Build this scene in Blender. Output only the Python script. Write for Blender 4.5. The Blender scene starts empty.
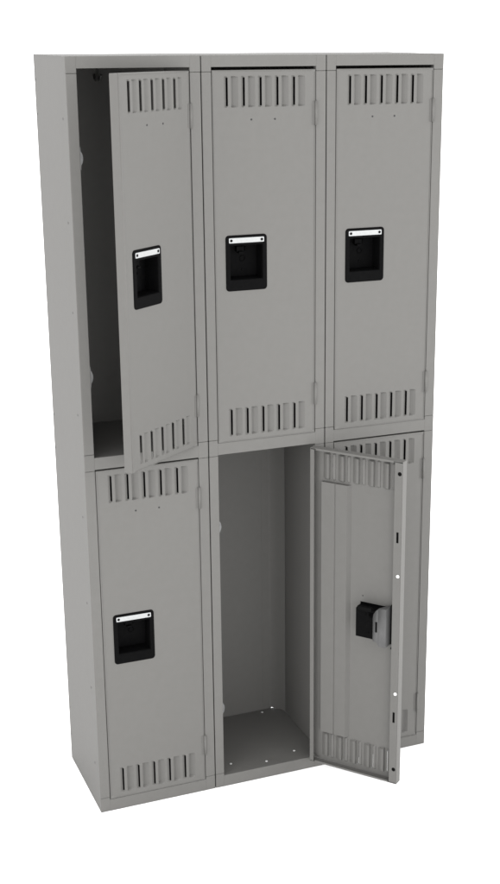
import bpy, bmesh, math
from mathutils import Vector, Matrix

IN = 0.0254                      # everything below is measured in inches
OX, OY = 18.0, 6.0               # world origin: centre of the base of the locker bank
S = bpy.context.scene
COL = S.collection
R = math.radians


# ------------------------------------------------------------------ materials
def principled(name, color, rough, spec=0.5, metal=0.0):
    m = bpy.data.materials.new(name)
    m.use_nodes = True
    b = m.node_tree.nodes['Principled BSDF']
    b.inputs['Base Color'].default_value = (*color, 1)
    b.inputs['Roughness'].default_value = rough
    b.inputs['Specular IOR Level'].default_value = spec
    b.inputs['Metallic'].default_value = metal
    return m, b


def noise_color(m, b, c0, c1, scale, detail=6.0, bump=0.0, bscale=900.0, bdist=0.0002, rough=None):
    nt = m.node_tree
    tc = nt.nodes.new('ShaderNodeTexCoord')
    n = nt.nodes.new('ShaderNodeTexNoise')
    n.inputs['Scale'].default_value = scale
    n.inputs['Detail'].default_value = detail
    n.inputs['Roughness'].default_value = 0.6
    r = nt.nodes.new('ShaderNodeValToRGB')
    r.color_ramp.elements[0].position = 0.3
    r.color_ramp.elements[0].color = (*c0, 1)
    r.color_ramp.elements[1].position = 0.7
    r.color_ramp.elements[1].color = (*c1, 1)
    nt.links.new(tc.outputs['Object'], n.inputs['Vector'])
    nt.links.new(n.outputs['Fac'], r.inputs['Fac'])
    nt.links.new(r.outputs['Color'], b.inputs['Base Color'])
    if rough:
        mr = nt.nodes.new('ShaderNodeMapRange')
        mr.inputs['To Min'].default_value = rough[0]
        mr.inputs['To Max'].default_value = rough[1]
        nt.links.new(n.outputs['Fac'], mr.inputs['Value'])
        nt.links.new(mr.outputs['Result'], b.inputs['Roughness'])
    if bump:
        n2 = nt.nodes.new('ShaderNodeTexNoise')
        n2.inputs['Scale'].default_value = bscale
        n2.inputs['Detail'].default_value = 3.0
        n3 = nt.nodes.new('ShaderNodeTexNoise')         # slow oil-canning of the sheet steel
        n3.inputs['Scale'].default_value = 7.0
        n3.inputs['Detail'].default_value = 1.0
        nt.links.new(tc.outputs['Object'], n2.inputs['Vector'])
        nt.links.new(tc.outputs['Object'], n3.inputs['Vector'])
        b1 = nt.nodes.new('ShaderNodeBump')
        b1.inputs['Strength'].default_value = bump
        b1.inputs['Distance'].default_value = bdist
        b2 = nt.nodes.new('ShaderNodeBump')
        b2.inputs['Strength'].default_value = 0.5
        b2.inputs['Distance'].default_value = 0.0012
        nt.links.new(n2.outputs['Fac'], b1.inputs['Height'])
        nt.links.new(n3.outputs['Fac'], b2.inputs['Height'])
        nt.links.new(b2.outputs['Normal'], b1.inputs['Normal'])
        nt.links.new(b1.outputs['Normal'], b.inputs['Normal'])


PAINT, _b = principled('grey_enamel_paint', (0.13, 0.128, 0.118), 0.6, 0.2)
noise_color(PAINT, _b, (0.0835, 0.0815, 0.0774), (0.0880, 0.0860, 0.0818), 55.0, bump=0.25, rough=(0.54, 0.64))
PLASTIC, _b = principled('black_plastic', (0.002, 0.002, 0.0021), 0.45, 0.02)
noise_color(PLASTIC, _b, (0.0016, 0.0016, 0.0017), (0.0024, 0.0024, 0.0025), 120.0, rough=(0.42, 0.55))
LATCH, _b = principled('latch_steel', (0.09, 0.09, 0.09), 0.5, 0.2)
noise_color(LATCH, _b, (0.050, 0.050, 0.050), (0.060, 0.060, 0.060), 60.0, rough=(0.35, 0.5))
RUBBER_AND_SHADE, _ = principled('black_rubber_and_shade', (0.002, 0.002, 0.002), 0.8, 0.05)  # real rubber, and the painted dark of the lip slots and bracket hole
WHITE, _ = principled('white_nylon', (0.55, 0.55, 0.54), 0.5, 0.3)
PLATE, _b = principled('number_plate_aluminium', (0.36, 0.365, 0.365), 0.4, 0.3)
noise_color(PLATE, _b, (0.235, 0.24, 0.24), (0.265, 0.27, 0.27), 200.0)
ZINC, _b = principled('zinc_plated_steel', (0.2, 0.2, 0.2), 0.35, 0.5, 0.6)
noise_color(ZINC, _b, (0.09, 0.09, 0.09), (0.13, 0.13, 0.13), 90.0, rough=(0.25, 0.4))
HOLE_LIGHT, _ = principled('pale_hole_light', (0.55, 0.55, 0.55), 0.35, 0.5, 0.2)  # pale colour stands for light seen through holes in the bottom panel
DARK, _ = principled('dark_screw_steel', (0.008, 0.008, 0.008), 0.5, 0.3)
FLOOR, _b = principled('white_studio_floor', (0.9, 0.9, 0.9), 0.9, 0.1)
noise_color(FLOOR, _b, (0.89, 0.89, 0.89), (0.91, 0.91, 0.91), 3.0)


# ------------------------------------------------------------------ mesh helpers
class MB:
    """collects shapes, in inches, and links them as ONE mesh object"""
    def __init__(self, ox=0.0, oy=0.0):
        self.bm = bmesh.new(); self.o = (ox, oy)

    def box(self, x0, x1, y0, y1, z0, z1, bev=0.0, seg=2):
        t = bmesh.new()
        vs = [t.verts.new((x, y, z)) for x in (x0, x1) for y in (y0, y1) for z in (z0, z1)]
        for f in ((0, 1, 3, 2), (4, 6, 7, 5), (0, 4, 5, 1), (2, 3, 7, 6), (0, 2, 6, 4), (1, 5, 7, 3)):
            t.faces.new([vs[i] for i in f])
        if bev:
            bmesh.ops.bevel(t, geom=t.edges[:], offset=bev, segments=seg, profile=0.5, affect='EDGES')
        self.merge(t)

    def merge(self, t):
        m = {}
        for v in t.verts: m[v] = self.bm.verts.new(v.co)
        for f in t.faces:
            try:
                g = self.bm.faces.new([m[v] for v in f.verts]); g.smooth = f.smooth
            except ValueError:
                pass
        t.free()

    def face(self, pts, smooth=False):
        f = self.bm.faces.new([self.bm.verts.new(p) for p in pts]); f.smooth = smooth
        return f

    def disc(self, c, r, h, axis='y', n=20, dome=0.0):
        """short cylinder; c is the centre of its seat, h its signed height along the axis"""
        t = bmesh.new()
        def P(a, b, k):
            if axis == 'y': return (c[0] + a, c[1] + k, c[2] + b)
            if axis == 'x': return (c[0] + k, c[1] + a, c[2] + b)
            return (c[0] + a, c[1] + b, c[2] + k)
        rings = [(r, 0), (r, h * (0.6 if dome else 1.0))]
        if dome: rings += [(r * 0.75, h * 0.9)]
        lv = []
        for rr, k in rings:
            lv.append([t.verts.new(P(rr * math.cos(i * 2 * math.pi / n), rr * math.sin(i * 2 * math.pi / n), k)) for i in range(n)])
        for a, b in zip(lv, lv[1:]):
            for i in range(n):
                t.faces.new((a[i], a[(i + 1) % n], b[(i + 1) % n], b[i])).smooth = True
        t.faces.new(lv[-1]); t.faces.new(lv[0][::-1])
        self.merge(t)

    def tube(self, pts, r, n=10):
        t = bmesh.new(); rings = []
        pts = [Vector(p) for p in pts]
        for i, p in enumerate(pts):
            d = (pts[min(i + 1, len(pts) - 1)] - pts[max(i - 1, 0)]).normalized()
            a = d.orthogonal().normalized() if i == 0 else (rings_a - d * rings_a.dot(d)).normalized()
            rings_a = a; b = d.cross(a)
            rings.append([t.verts.new(p + r * (a * math.cos(k * 2 * math.pi / n) + b * math.sin(k * 2 * math.pi / n))) for k in range(n)])
        for a, b in zip(rings, rings[1:]):
            for k in range(n):
                t.faces.new((a[k], a[(k + 1) % n], b[(k + 1) % n], b[k])).smooth = True
        t.faces.new(rings[0][::-1]); t.faces.new(rings[-1])
        self.merge(t)

    def build(self, name, mat, parent=None, weld=False, solid=0.0, recalc=True, label=None):
        if weld: bmesh.ops.remove_doubles(self.bm, verts=self.bm.verts[:], dist=0.0005)
        if recalc: bmesh.ops.recalc_face_normals(self.bm, faces=self.bm.faces[:])
        if solid:                                        # sheet steel thickens inward (+y)
            self.bm.normal_update()
            if sum(q.normal.y * q.calc_area() for q in self.bm.faces) > 0: bmesh.ops.reverse_faces(self.bm, faces=self.bm.faces[:])
        for v in self.bm.verts:
            v.co = Vector(((v.co.x - self.o[0]) * IN, (v.co.y - self.o[1]) * IN, v.co.z * IN))
        me = bpy.data.meshes.new(name); self.bm.to_mesh(me); self.bm.free()
        me.materials.append(mat)
        o = bpy.data.objects.new(name, me); COL.objects.link(o)
        if parent: o.parent = parent
        if solid:
            md = o.modifiers.new('sheet', 'SOLIDIFY'); md.thickness = solid * IN; md.offset = -1.0
            md.use_even_offset = False
        if label: o['label'] = label
        return o


def W(): return MB(OX, OY)


# ------------------------------------------------------------------ setting
f = MB(); n = 96; rr = 1400
f.face([(rr * math.cos(i * 2 * math.pi / n), rr * math.sin(i * 2 * math.pi / n), 0) for i in range(n)])
fl = f.build('floor', FLOOR); fl.location.z = -0.0005
fl['kind'] = 'structure'

# ------------------------------------------------------------------ the locker bank
bank = bpy.data.objects.new('locker_bank', None); COL.objects.link(bank)
bank['label'] = 'tall grey steel locker bank, three columns in two tiers, two of its doors open'
bank['category'] = 'locker'

TOP_OPEN, MID_HI, MID_LO, BOT = 71.0, 36.65, 35.5, 1.25

# side panels, each with its screws
def screw(parent, x, y, z, sgn):
    s = W(); s.disc((x, y, z), 0.11, sgn * 0.03, axis='x', n=14, dome=1)
    return s.build('screw', PAINT_SCREW, parent)

PAINT_SCREW, _ = principled('painted_screw_head', (0.04, 0.04, 0.037), 0.5, 0.3)
for x0, x1, sgn in ((0.008, 0.06, -1), (35.94, 35.992, 1)):
    p = W(); p.box(x0, x1, 0.055, 12.0, 0.0, 71.97, 0.012, 1)
    sp = p.build('side_panel', PAINT, bank)
    xs = x0 if sgn < 0 else x1
    for z in (66.8, 57.9, 49.9, 40.4, 30.5, 21.8, 12.9, 4.7):
        screw(sp, xs, 1.7, z, sgn)
    for z in (69.8, 66.7, 38.0, 34.6, 6.1, 3.0):
        screw(sp, xs, 11.6, z, sgn)

for c in (12, 24):
    p = W(); p.box(c - 0.025, c + 0.025, 0.5, 11.94, 0.0, 71.9)
    p.build('partition', PAINT, bank)

# back: plain sheet, a small open corner low in the middle column as in the photo
p = W()
p.box(0.06, 35.94, 11.95, 12.0, 1.36, 71.9)
p.box(0.06, 22.85, 11.95, 12.0, 0.0, 1.36)
p.box(24.0, 35.94, 11.95, 12.0, 0.0, 1.36)
for c in (0, 12, 24):                                   # shallow vertical lap seams
    p.box(c + 9.9, c + 10.75, 11.925, 11.952, 1.55, 71.8)
p.build('back_panel', PAINT, bank)

p = W(); p.box(-0.005, 36.0, 0.05, 12.0, 71.93, 71.985, 0.012, 1)
p.build('top_panel', PAINT, bank)

for c in (0, 12, 24):
    # face frame: posts in three lengths, butted against the eared rails
    p = W()
    x0, x1 = c + 0.045, c + 11.955
    if c == 0: x0 = 0.0
    if c == 24: x1 = 36.0
    L, Rr = c + 0.95, c + 10.97
    B, D = 0.055, 0.62
    for a, b in ((x0, L), (Rr, x1)):
        p.box(a, b, 0.004, D, 36.975, 70.585, B)
        p.box(a, b, 0.004, D, 1.515, 35.385, B)
    def rail(z0, z1, e0, e1, g=0.0):
        p.box(L - 0.02, Rr + 0.02, 0.0, D + 0.01, z0, z1, 0.03)
        for a, b in ((x0 - g, L), (Rr, x1 + g)):
            p.box(a, b, -0.004, D + 0.005, e0, e1, B)
    rail(TOP_OPEN, 72.0, 70.6, 72.0, 0.012 if c != 12 else 0.0)
    rail(MID_LO, MID_HI, 35.4, 36.96)
    rail(0.0, BOT, 0.0, 1.5)
    p.build('face_frame', PAINT, bank)
    # shelf between the tiers and the floor of the column
    p = W(); p.box(c + 0.07, c + 11.93, 0.64, 11.94, 36.5, 36.6, 0.01, 1)
    p.build('shelf', PAINT, bank)
    p = W(); p.box(c + 0.07, c + 11.93, 0.64, 11.94, 1.12, 1.22, 0.01, 1)
    bp = p.build('bottom_panel', PAINT, bank)
    if c == 12:
        for x, y in ((14.4, 2.0), (18.0, 1.05), (21.5, 1.95), (21.55, 11.35)):
            q = W(); q.disc((x, y, 1.22), 0.13, 0.05, axis='z', n=16, dome=1)
            q.build('rivet_or_hole_disc', HOLE_LIGHT, bp)  # pale disc in place of a hole with bright floor showing through
    # rolled rear corner of each compartment, right hand
    for z0, z1 in ((1.36, 36.48), (36.62, 71.85)):
        p = W()
        pts = [(c + 10.7, 11.93), (c + 10.95, 11.80), (c + 11.55, 11.0), (c + 11.93, 10.3)]
        for (xa, ya), (xb, yb) in zip(pts, pts[1:]):
            p.face([(xa, ya, z0), (xb, yb, z0), (xb, yb, z1), (xa, ya, z1)], True)
        p.build('rear_corner_strip', PAINT, bank, weld=True)

# latch hooks on the strike side of the two open compartments
def strike(x, z):
    p = W(); n = 12; t0, t1 = 0.66, 0.74
    outer = [(x + 0.46 * math.cos(a), z + 0.72 * math.sin(a)) for a in [R(-80 + 160 * i / n) for i in range(n + 1)]]
    inner = [(x + 0.22 * math.cos(a), z + 0.5 * math.sin(a) - 0.1) for a in [R(-70 + 140 * i / n) for i in range(n + 1)]]
    for i in range(n):
        a, b, c_, d = outer[i], outer[i + 1], inner[i + 1], inner[i]
        for y in (t0, t1):
            p.face([(a[0], y, a[1]), (b[0], y, b[1]), (c_[0], y, c_[1]), (d[0], y, d[1])])
        p.face([(a[0], t0, a[1]), (b[0], t0, b[1]), (b[0], t1, b[1]), (a[0], t1, a[1])])
        p.face([(d[0], t0, d[1]), (c_[0], t0, c_[1]), (c_[0], t1, c_[1]), (d[0], t1, d[1])])
    p.box(x - 0.15, x + 0.25, 0.64, 0.66, z - 0.95, z + 0.95)
    return p.build('latch_hook', ZINC, bank, weld=True)

for x, z in ((0.9, 63.5), (0.9, 44.1), (12.9, 28.0), (12.9, 8.5)):
    strike(x, z)

# double coat hook under the top of the open upper compartment
p = W()
p.box(4.0, 4.8, 5.8, 6.6, 71.86, 71.93, 0.01, 1)
p.tube([(4.4, 6.2, 71.9), (4.4, 6.2, 70.6), (4.4, 6.05, 70.15), (4.4, 5.7, 69.8), (4.4, 5.25, 69.9), (4.4, 5.0, 70.3)], 0.11)
p.tube([(4.4, 6.2, 70.6), (4.4, 6.4, 70.15), (4.4, 6.8, 69.8), (4.4, 7.2, 69.9), (4.4, 7.4, 70.3)], 0.11)
p.build('coat_hook', PAINT_SCREW, bank)


# ------------------------------------------------------------------ one door with its fittings
# local frame: origin on the hinge pin, x runs to -WD at the free edge, y inward, z up from the door's bottom
WD, HD, YF, TD = 9.905, 34.02, 0.05, 0.9
def X(s): return s - WD                               # s measured from the free edge

CUP = (1.0, 14.42, 4.02, 5.12)                        # s0, z0, width, height

def door_sheet():
    p = MB()
    r = 0.07
    s0, s1, z0, z1 = r, WD - 0.035 - r, r, HD - r
    slits = [1.33 + 1.61 * k for k in range(5)]
    LZ = ((0.52, 3.25), (30.83, 33.55))
    xs = sorted({s0, s1, 1.32, 4.68} | {s - 0.24 for s in slits} | {s + 1.10 for s in slits})
    xs = sorted({s0, s1} | {s - 0.24 for s in slits} | {s + 1.10 for s in slits})
    def strip(xl, za, zb):
        for a, b in zip(xl, xl[1:]):
            p.face([(X(a), YF, za), (X(b), YF, za), (X(b), YF, zb), (X(a), YF, zb)])
    ch = (1.34, 4.68, 15.4, 18.7)
    xm = sorted(set(xs) | {ch[0], ch[1]})
    strip(xm, z0, LZ[0][0])
    for a, b in zip(xm, xm[1:]):
        for za, zb in ((LZ[0][1], ch[2]), (ch[2], ch[3]), (ch[3], LZ[1][0])):
            if (za, zb) == (ch[2], ch[3]) and a >= ch[0] - 1e-6 and b <= ch[1] + 1e-6: continue
            p.face([(X(a), YF, za), (X(b), YF, za), (X(b), YF, zb), (X(a), YF, zb)])
    strip(xm, LZ[1][1], z1)
    prof_a = [(-0.24, 0.0), (-0.2, 0.09), (-0.015, 0.15)]
    prof_b = [(0.105, -0.02), (0.15, -0.04), (0.40, -0.04), (0.44, 0.03), (0.45, 0.25), (0.62, 0.25), (0.80, 0.18), (0.97, 0.08), (1.10, 0.0)]
    for za, zb in LZ:
        keep = [(a, b) for a, b in zip(xs, xs[1:])]
        for a, b in keep:
            lv = [s for s in slits if abs(a - (s - 0.24)) < 1e-6]
            if not lv:
                if a == b: continue
                # split at the cup columns so every seam welds
                p.face([(X(a), YF, za), (X(b), YF, za), (X(b), YF, zb), (X(a), YF, zb)])
                continue
            s = lv[0]; e = 0.14
            for prof in (prof_a, prof_b):
                for (u0, d0), (u1, d1) in zip(prof, prof[1:]):
                    p.face([(X(s + u0), YF + d0, za + e), (X(s + u1), YF + d1, za + e),
                            (X(s + u1), YF + d1, zb - e), (X(s + u0), YF + d0, zb - e)])
                    for zz, ze in ((za, za + e), (zb, zb - e)):      # pressed ends fade back into the sheet
                        p.face([(X(s + u0), YF, zz), (X(s + u1), YF, zz), (X(s + u1), YF + d1, ze), (X(s + u0), YF + d0, ze)])
            p.face([(X(s - 0.015), YF, za), (X(s + 0.105), YF, za), (X(s + 0.105), YF - 0.02, za + e), (X(s - 0.015), YF + 0.15, za + e)])
            p.face([(X(s - 0.015), YF, zb), (X(s + 0.105), YF, zb), (X(s + 0.105), YF - 0.02, zb - e), (X(s - 0.015), YF + 0.15, zb - e)])
    # rolled edges and flanges on four sides
    rings = [(r, 0.0), (r * 0.62, r * 0.08), (r * 0.29, r * 0.29), (r * 0.08, r * 0.62), (0.0, r), (0.0, TD)]
    def corners(i, y):
        a, b, c, d = i, WD - 0.035 - i, i, HD - i
        return [(X(a), YF + y, c), (X(b), YF + y, c), (X(b), YF + y, d), (X(a), YF + y, d)]
    for (i0, y0), (i1, y1) in zip(rings, rings[1:]):
        A, Bc = corners(i0, y0), corners(i1, y1)
        for k in range(4):
            p.face([A[k], A[(k + 1) % 4], Bc[(k + 1) % 4], Bc[k]], smooth=(y1 < TD))
    # return lips: wide and slotted on the free edge, narrow on the hinge edge
    y = YF + TD
    sl = [(6.8, 7.95), (25.9, 27.0)]
    zs = [0.1, 6.8, 7.95, 25.9, 27.0, HD - 0.1]
    ss = [0.0, 0.26, 0.5, 0.78]
    for zi, (za, zb) in enumerate(zip(zs, zs[1:])):
        for si, (a, b) in enumerate(zip(ss, ss[1:])):
            if (za, zb) in sl and si == 1: continue
            p.face([(X(a), y, za), (X(b), y, za), (X(b), y, zb), (X(a), y, zb)])
    h0, h1 = WD - 0.035, WD - 0.45
    p.face([(X(h0), y, 0.1), (X(h1), y, 0.1), (X(h1), y, HD - 0.1), (X(h0), y, HD - 0.1)])
    # short in-turned lips along the head and foot flanges, stopped short of the corners
    for z, dz in ((0.0, 0.16), (HD, -0.16)):
        p.face([(X(0.95), y, z), (X(WD - 0.6), y, z), (X(WD - 0.6), y, z + dz), (X(0.95), y, z + dz)])
    return p

def rounded_rect(w, h, r, n=6):
    pts = []
    for cx, cz, a0 in ((w - r, h - r, 0), (r, h - r, 90), (r, r, 180), (w - r, r, 270)):
        for i in range(n + 1):
            a = R(a0 + 90 * i / n)
            pts.append((cx + r * math.cos(a), cz + r * math.sin(a)))
    return pts

def handle_mesh():
    p = MB(); s0, z0, w, h = CUP
    def P(a, b, y): return (X(s0 + a), YF + y, z0 + b)
    out = rounded_rect(w, h, 0.32)
    o2 = [((a - w / 2) * (1 - 0.07 / w * 2) + w / 2, (b - h / 2) * (1 - 0.07 / h * 2) + h / 2) for a, b in out]
    # flange edge and its eased rim
    n = len(out)
    for i in range(n):
        j = (i + 1) % n
        p.face([P(*out[i], 0.0), P(*out[j], 0.0), P(*out[j], -0.05), P(*out[i], -0.05)], True)
        p.face([P(*out[i], -0.05), P(*out[j], -0.05), P(*o2[j], -0.1), P(*o2[i], -0.1)], True)
    # face of the flange: joins the rim to the pocket mouth
    a0, a1, b0, b1 = 0.40, 3.62, 1.0, 4.22
    mouth = []
    for a, b in o2:
        A = a0 if a < w / 2 else a1; Bq = b0 if b < h / 2 else b1
        mouth.append((min(max(a, a0), a1) if True else A, min(max(b, b0), b1)))
    m2 = []
    for (a, b) in o2:
        m2.append((a0 if a < w / 2 else a1, b0 if b < h / 2 else b1))
    for i in range(n):
        j = (i + 1) % n
        q = [P(*o2[i], -0.1), P(*o2[j], -0.1)]
        if m2[i] == m2[j]: p.face(q + [P(*m2[i], -0.1)])
        else: p.face(q + [P(*m2[j], -0.1), P(*m2[i], -0.1)])
    # pocket, drafted walls, sloped foot
    c0 = [(a0, b0), (a1, b0), (a1, b1), (a0, b1)]
    c1 = [(a0 + 0.06, b0 + 0.06), (a1 - 0.06, b0 + 0.06), (a1 - 0.06, b1 - 0.06), (a0 + 0.06, b1 - 0.06)]
    c2 = [(a0 + 0.12, b0 + 0.12), (a1 - 0.12, b0 + 0.12), (a1 - 0.12, b1 - 0.1), (a0 + 0.12, b1 - 0.1)]
    D = 1.35
    for k in range(4):
        j = (k + 1) % 4
        p.face([P(*c0[k], -0.1), P(*c0[j], -0.1), P(*c1[j], 0.0), P(*c1[k], 0.0)])
        p.face([P(*c1[k], 0.0), P(*c1[j], 0.0), P(*c2[j], D), P(*c2[k], D)])
    p.face([P(*c, D) for c in c2])
    # lift latch, boss ring and screw head moulded at the back of the pocket
    yb = YF + D
    def bx(a, b, c, d, t0, t1): p.box(X(s0 + a), X(s0 + b), yb - t1, yb - t0, z0 + c, z0 + d, 0.03, 1)
    bx(1.4, 2.15, 3.45, 3.95, 0.0, 0.45)
    bx(1.55, 2.0, 3.3, 3.5, 0.0, 0.7)
    bx(2.3, 2.45, 3.45, 3.85, 0.0, 0.2)
    ring = [(X(s0 + 2.1) + 0.24 * math.cos(t), yb - 0.03, z0 + 2.75 + 0.24 * math.sin(t)) for t in [R(20 * k) for k in range(19)]]
    p.tube(ring, 0.05, 6)
    p.disc((X(s0 + 2.1), yb, z0 + 1.75), 0.11, -0.08, n=12, dome=1)
    return p

def lifter_mesh():                                    # painted latch bracket wrapped round the pocket, seen on the inner side
    p = MB(); z0, z1 = 14.95, 19.0
    pr = [(1.18, 0.06), (1.19, 1.36), (1.24, 1.46), (1.96, 1.48), (2.02, 1.6), (2.2, 1.63), (2.46, 1.62), (2.58, 1.5)]
    zt = [19.0, 19.0, 19.0, 19.0, 18.9, 18.75, 18.35, 17.9]
    zb = [14.95, 14.95, 14.95, 14.97, 15.4, 15.45, 15.5, 15.55]
    for i in range(len(pr) - 1):
        (a, d), (b, e) = pr[i], pr[i + 1]
        p.face([(X(a), YF + d, zb[i]), (X(b), YF + e, zb[i + 1]), (X(b), YF + e, zt[i + 1]), (X(a), YF + d, zt[i])], True)
        p.face([(X(a), YF + d, zt[i]), (X(b), YF + e, zt[i + 1]), (X(b), YF + (0.12 if b < 1.3 else 1.4), zt[i + 1]), (X(a), YF + (0.12 if a < 1.3 else 1.4), zt[i])])
    return p

def door_parts(open_inside):
    d = door_sheet().build('door', PAINT, bank, weld=True, solid=0.045)
    handle_mesh().build('recessed_handle', PLASTIC, d, weld=True)
    s0, z0, w, h = CUP
    p = MB()
    rr2 = rounded_rect(3.42, 0.46, 0.07, 3); n = len(rr2)
    q = lambda t, y: (X(s0 + 0.3 + t[0]), YF + y, z0 + 4.42 + t[1])
    p.face([q(t, -0.135) for t in rr2])
    for i in range(n):
        j = (i + 1) % n
        p.face([q(rr2[i], -0.1), q(rr2[j], -0.1), q(rr2[j], -0.135), q(rr2[i], -0.135)])
    pl = p.build('number_plate', PLATE, d)
    for a in (0.22, 3.2):
        p = MB(); p.disc((X(s0 + 0.3 + a), YF - 0.135, z0 + 4.42 + 0.23), 0.125, -0.02, n=14)
        p.build('plate_rivet', RUBBER_AND_SHADE, d)
    for za, zb in ((2.85, 4.97), (29.15, 31.27)):
        p = MB()
        p.disc((0.01, -0.05, za), 0.125, zb - za, axis='z', n=20)
        for z in (za - 0.03, zb):
            p.disc((0.01, -0.05, z), 0.08, 0.03, axis='z', n=12)
        p.box(-0.30, -0.05, 0.02, 0.048, za + 0.05, zb - 0.05)
        p.build('hinge', PAINT, d)
    for s in (3.65, 5.92):
        p = MB(); p.disc((X(s), YF, 29.77), 0.085, -0.02, n=12)
        p.build('rivet_or_hole_disc', DARK, d)
    if open_inside:
        y = YF + TD
        for z in (1.6, 32.85):
            p = MB(); p.disc((X(0.27), y, z), 0.2, 0.1, n=20, dome=1); p.build('rubber_bumper', RUBBER_AND_SHADE, d)
        for z in (6.85, 25.95):
            p = MB(); p.box(X(0.15), X(0.6), y - 0.14, y - 0.07, z - 0.1, z + 1.1); p.build('slot_shade', RUBBER_AND_SHADE, d)  # black box behind each lip slot, painting in its inner shade
        for z in (10.0, 22.5):
            p = MB(); p.disc((X(0.25), y, z), 0.17, 0.16, n=20, dome=1); p.build('nylon_bumper', WHITE, d)
        # vertical stiffener channel along the hinge side
        p = MB(); za, zb = 3.45, 30.6
        dist = [(0.98, 0.05), (1.0, 0.42), (2.42, 0.42), (2.47, 0.34), (2.53, 0.34), (2.58, 0.42), (3.8, 0.42), (4.12, 0.05)]
        for (a, e), (b, g) in zip(dist, dist[1:]):
            p.face([(-a, YF + e, za), (-b, YF + g, za), (-b, YF + g, zb), (-a, YF + e, zb)])
            for z in (za, zb):
                p.face([(-a, YF + e, z), (-b, YF + g, z), (-b, YF + 0.05, z), (-a, YF + 0.05, z)])
        p.build('stiffener', PAINT, d, weld=True)
        lifter_mesh().build('latch_bracket', LATCH, d, weld=True)
        p = MB(); p.box(X(0.9), X(1.14), YF + 0.06, YF + 0.5, 15.0, 19.15, 0.02, 1)
        p.box(X(0.95), X(1.1), YF + 0.06, YF + 0.5, 14.45, 14.65, 0.02, 1)
        p.build('latch_bar', RUBBER_AND_SHADE, d)
        p = MB(); p.box(X(2.04), X(2.24), YF + 1.5, YF + 1.645, 16.5, 17.6); p.build('bracket_hole_shade', RUBBER_AND_SHADE, d); p = MB()  # first block is black to paint the dark of a hole in the bracket
        p.box(X(4.3), X(2.75), YF + 1.2, YF + 1.55, 18.45, 18.85, 0.03, 1)
        p.build('housing_cap', RUBBER_AND_SHADE, d)
        p = MB(); p.disc((-5.5, YF + 0.045, 19.35), 0.06, 0.04, n=10)
        p.build('rivet_or_hole_disc', DARK, d)
    return d

def place(d, c, z, ang):
    d.location = ((c + 10.93 - OX) * IN, (-0.05 - OY) * IN, z * IN)
    d.rotation_euler = (0, 0, R(ang))

def dup(d):
    e = d.copy(); COL.objects.link(e)
    for ch in list(d.children):
        k = ch.copy(); COL.objects.link(k); k.parent = e
    return e

closed = door_parts(False)
opened = door_parts(True)
ZU, ZL = 36.68, 1.3
place(closed, 12, ZU, 0)
closed['label'] = 'closed upper middle door'
for c, z, lab in ((24, ZU, 'closed upper right door'), (0, ZL, 'closed lower left door'), (24, ZL, 'closed lower right door behind the open one')):
    e = dup(closed); place(e, c, z, 0); e['label'] = lab
place(opened, 0, ZU, 36.2)
opened['label'] = 'upper left door standing ajar'
e = dup(opened); place(e, 12, ZL, 128.0); e['label'] = 'lower middle door swung wide open showing its inner side'

# ------------------------------------------------------------------ light
w = bpy.data.worlds.new('World'); S.world = w; w.use_nodes = True
bg = w.node_tree.nodes['Background']
bg.inputs['Color'].default_value = (1, 1, 1, 1)
bg.inputs['Strength'].default_value = 2.5

def softbox(name, loc, target, sx, sy, power):
    l = bpy.data.lights.new(name, 'AREA'); l.shape = 'RECTANGLE'; l.size = sx; l.size_y = sy; l.energy = power
    o = bpy.data.objects.new(name, l); COL.objects.link(o)
    o.location = loc
    o.rotation_euler = (Vector(target) - Vector(loc)).to_track_quat('-Z', 'Y').to_euler()
    return o
softbox('softbox_or_fill_light', (-3.6, -2.8, 1.5), (0, 0, 0.9), 2.4, 2.4, 80)
softbox('softbox_or_fill_light', (-0.6, -4.6, 1.1), (0.1, 0, 0.7), 1.4, 1.4, 60)  # added frontal fill with no known source, brightens the open compartments
softbox('softbox_or_fill_light', (4.0, -2.6, 1.6), (0, 0, 0.9), 2.4, 2.4, 125)

# ------------------------------------------------------------------ camera (solved from the photo's corners)
cd = bpy.data.cameras.new('camera'); cam = bpy.data.objects.new('camera', cd); COL.objects.link(cam)
cam.location = ((-28.88 - OX) * IN, (-119.21 - OY) * IN, 74.16 * IN)
cam.rotation_euler = (R(72.83), 0, R(-22.98))
cd.sensor_fit = 'VERTICAL'; cd.sensor_height = 36.0
cd.lens = 1388.3 / 884 * 36
cd.shift_x = -52.85 / 884
cd.shift_y = 16.2 / 884
cd.clip_start = 0.05; cd.clip_end = 200
S.camera = cam

S.view_settings.view_transform = 'Standard'
S.view_settings.look = 'None'
S.view_settings.exposure = 0
S.view_settings.gamma = 1
S.cycles.max_bounces = 10
S.cycles.diffuse_bounces = 8
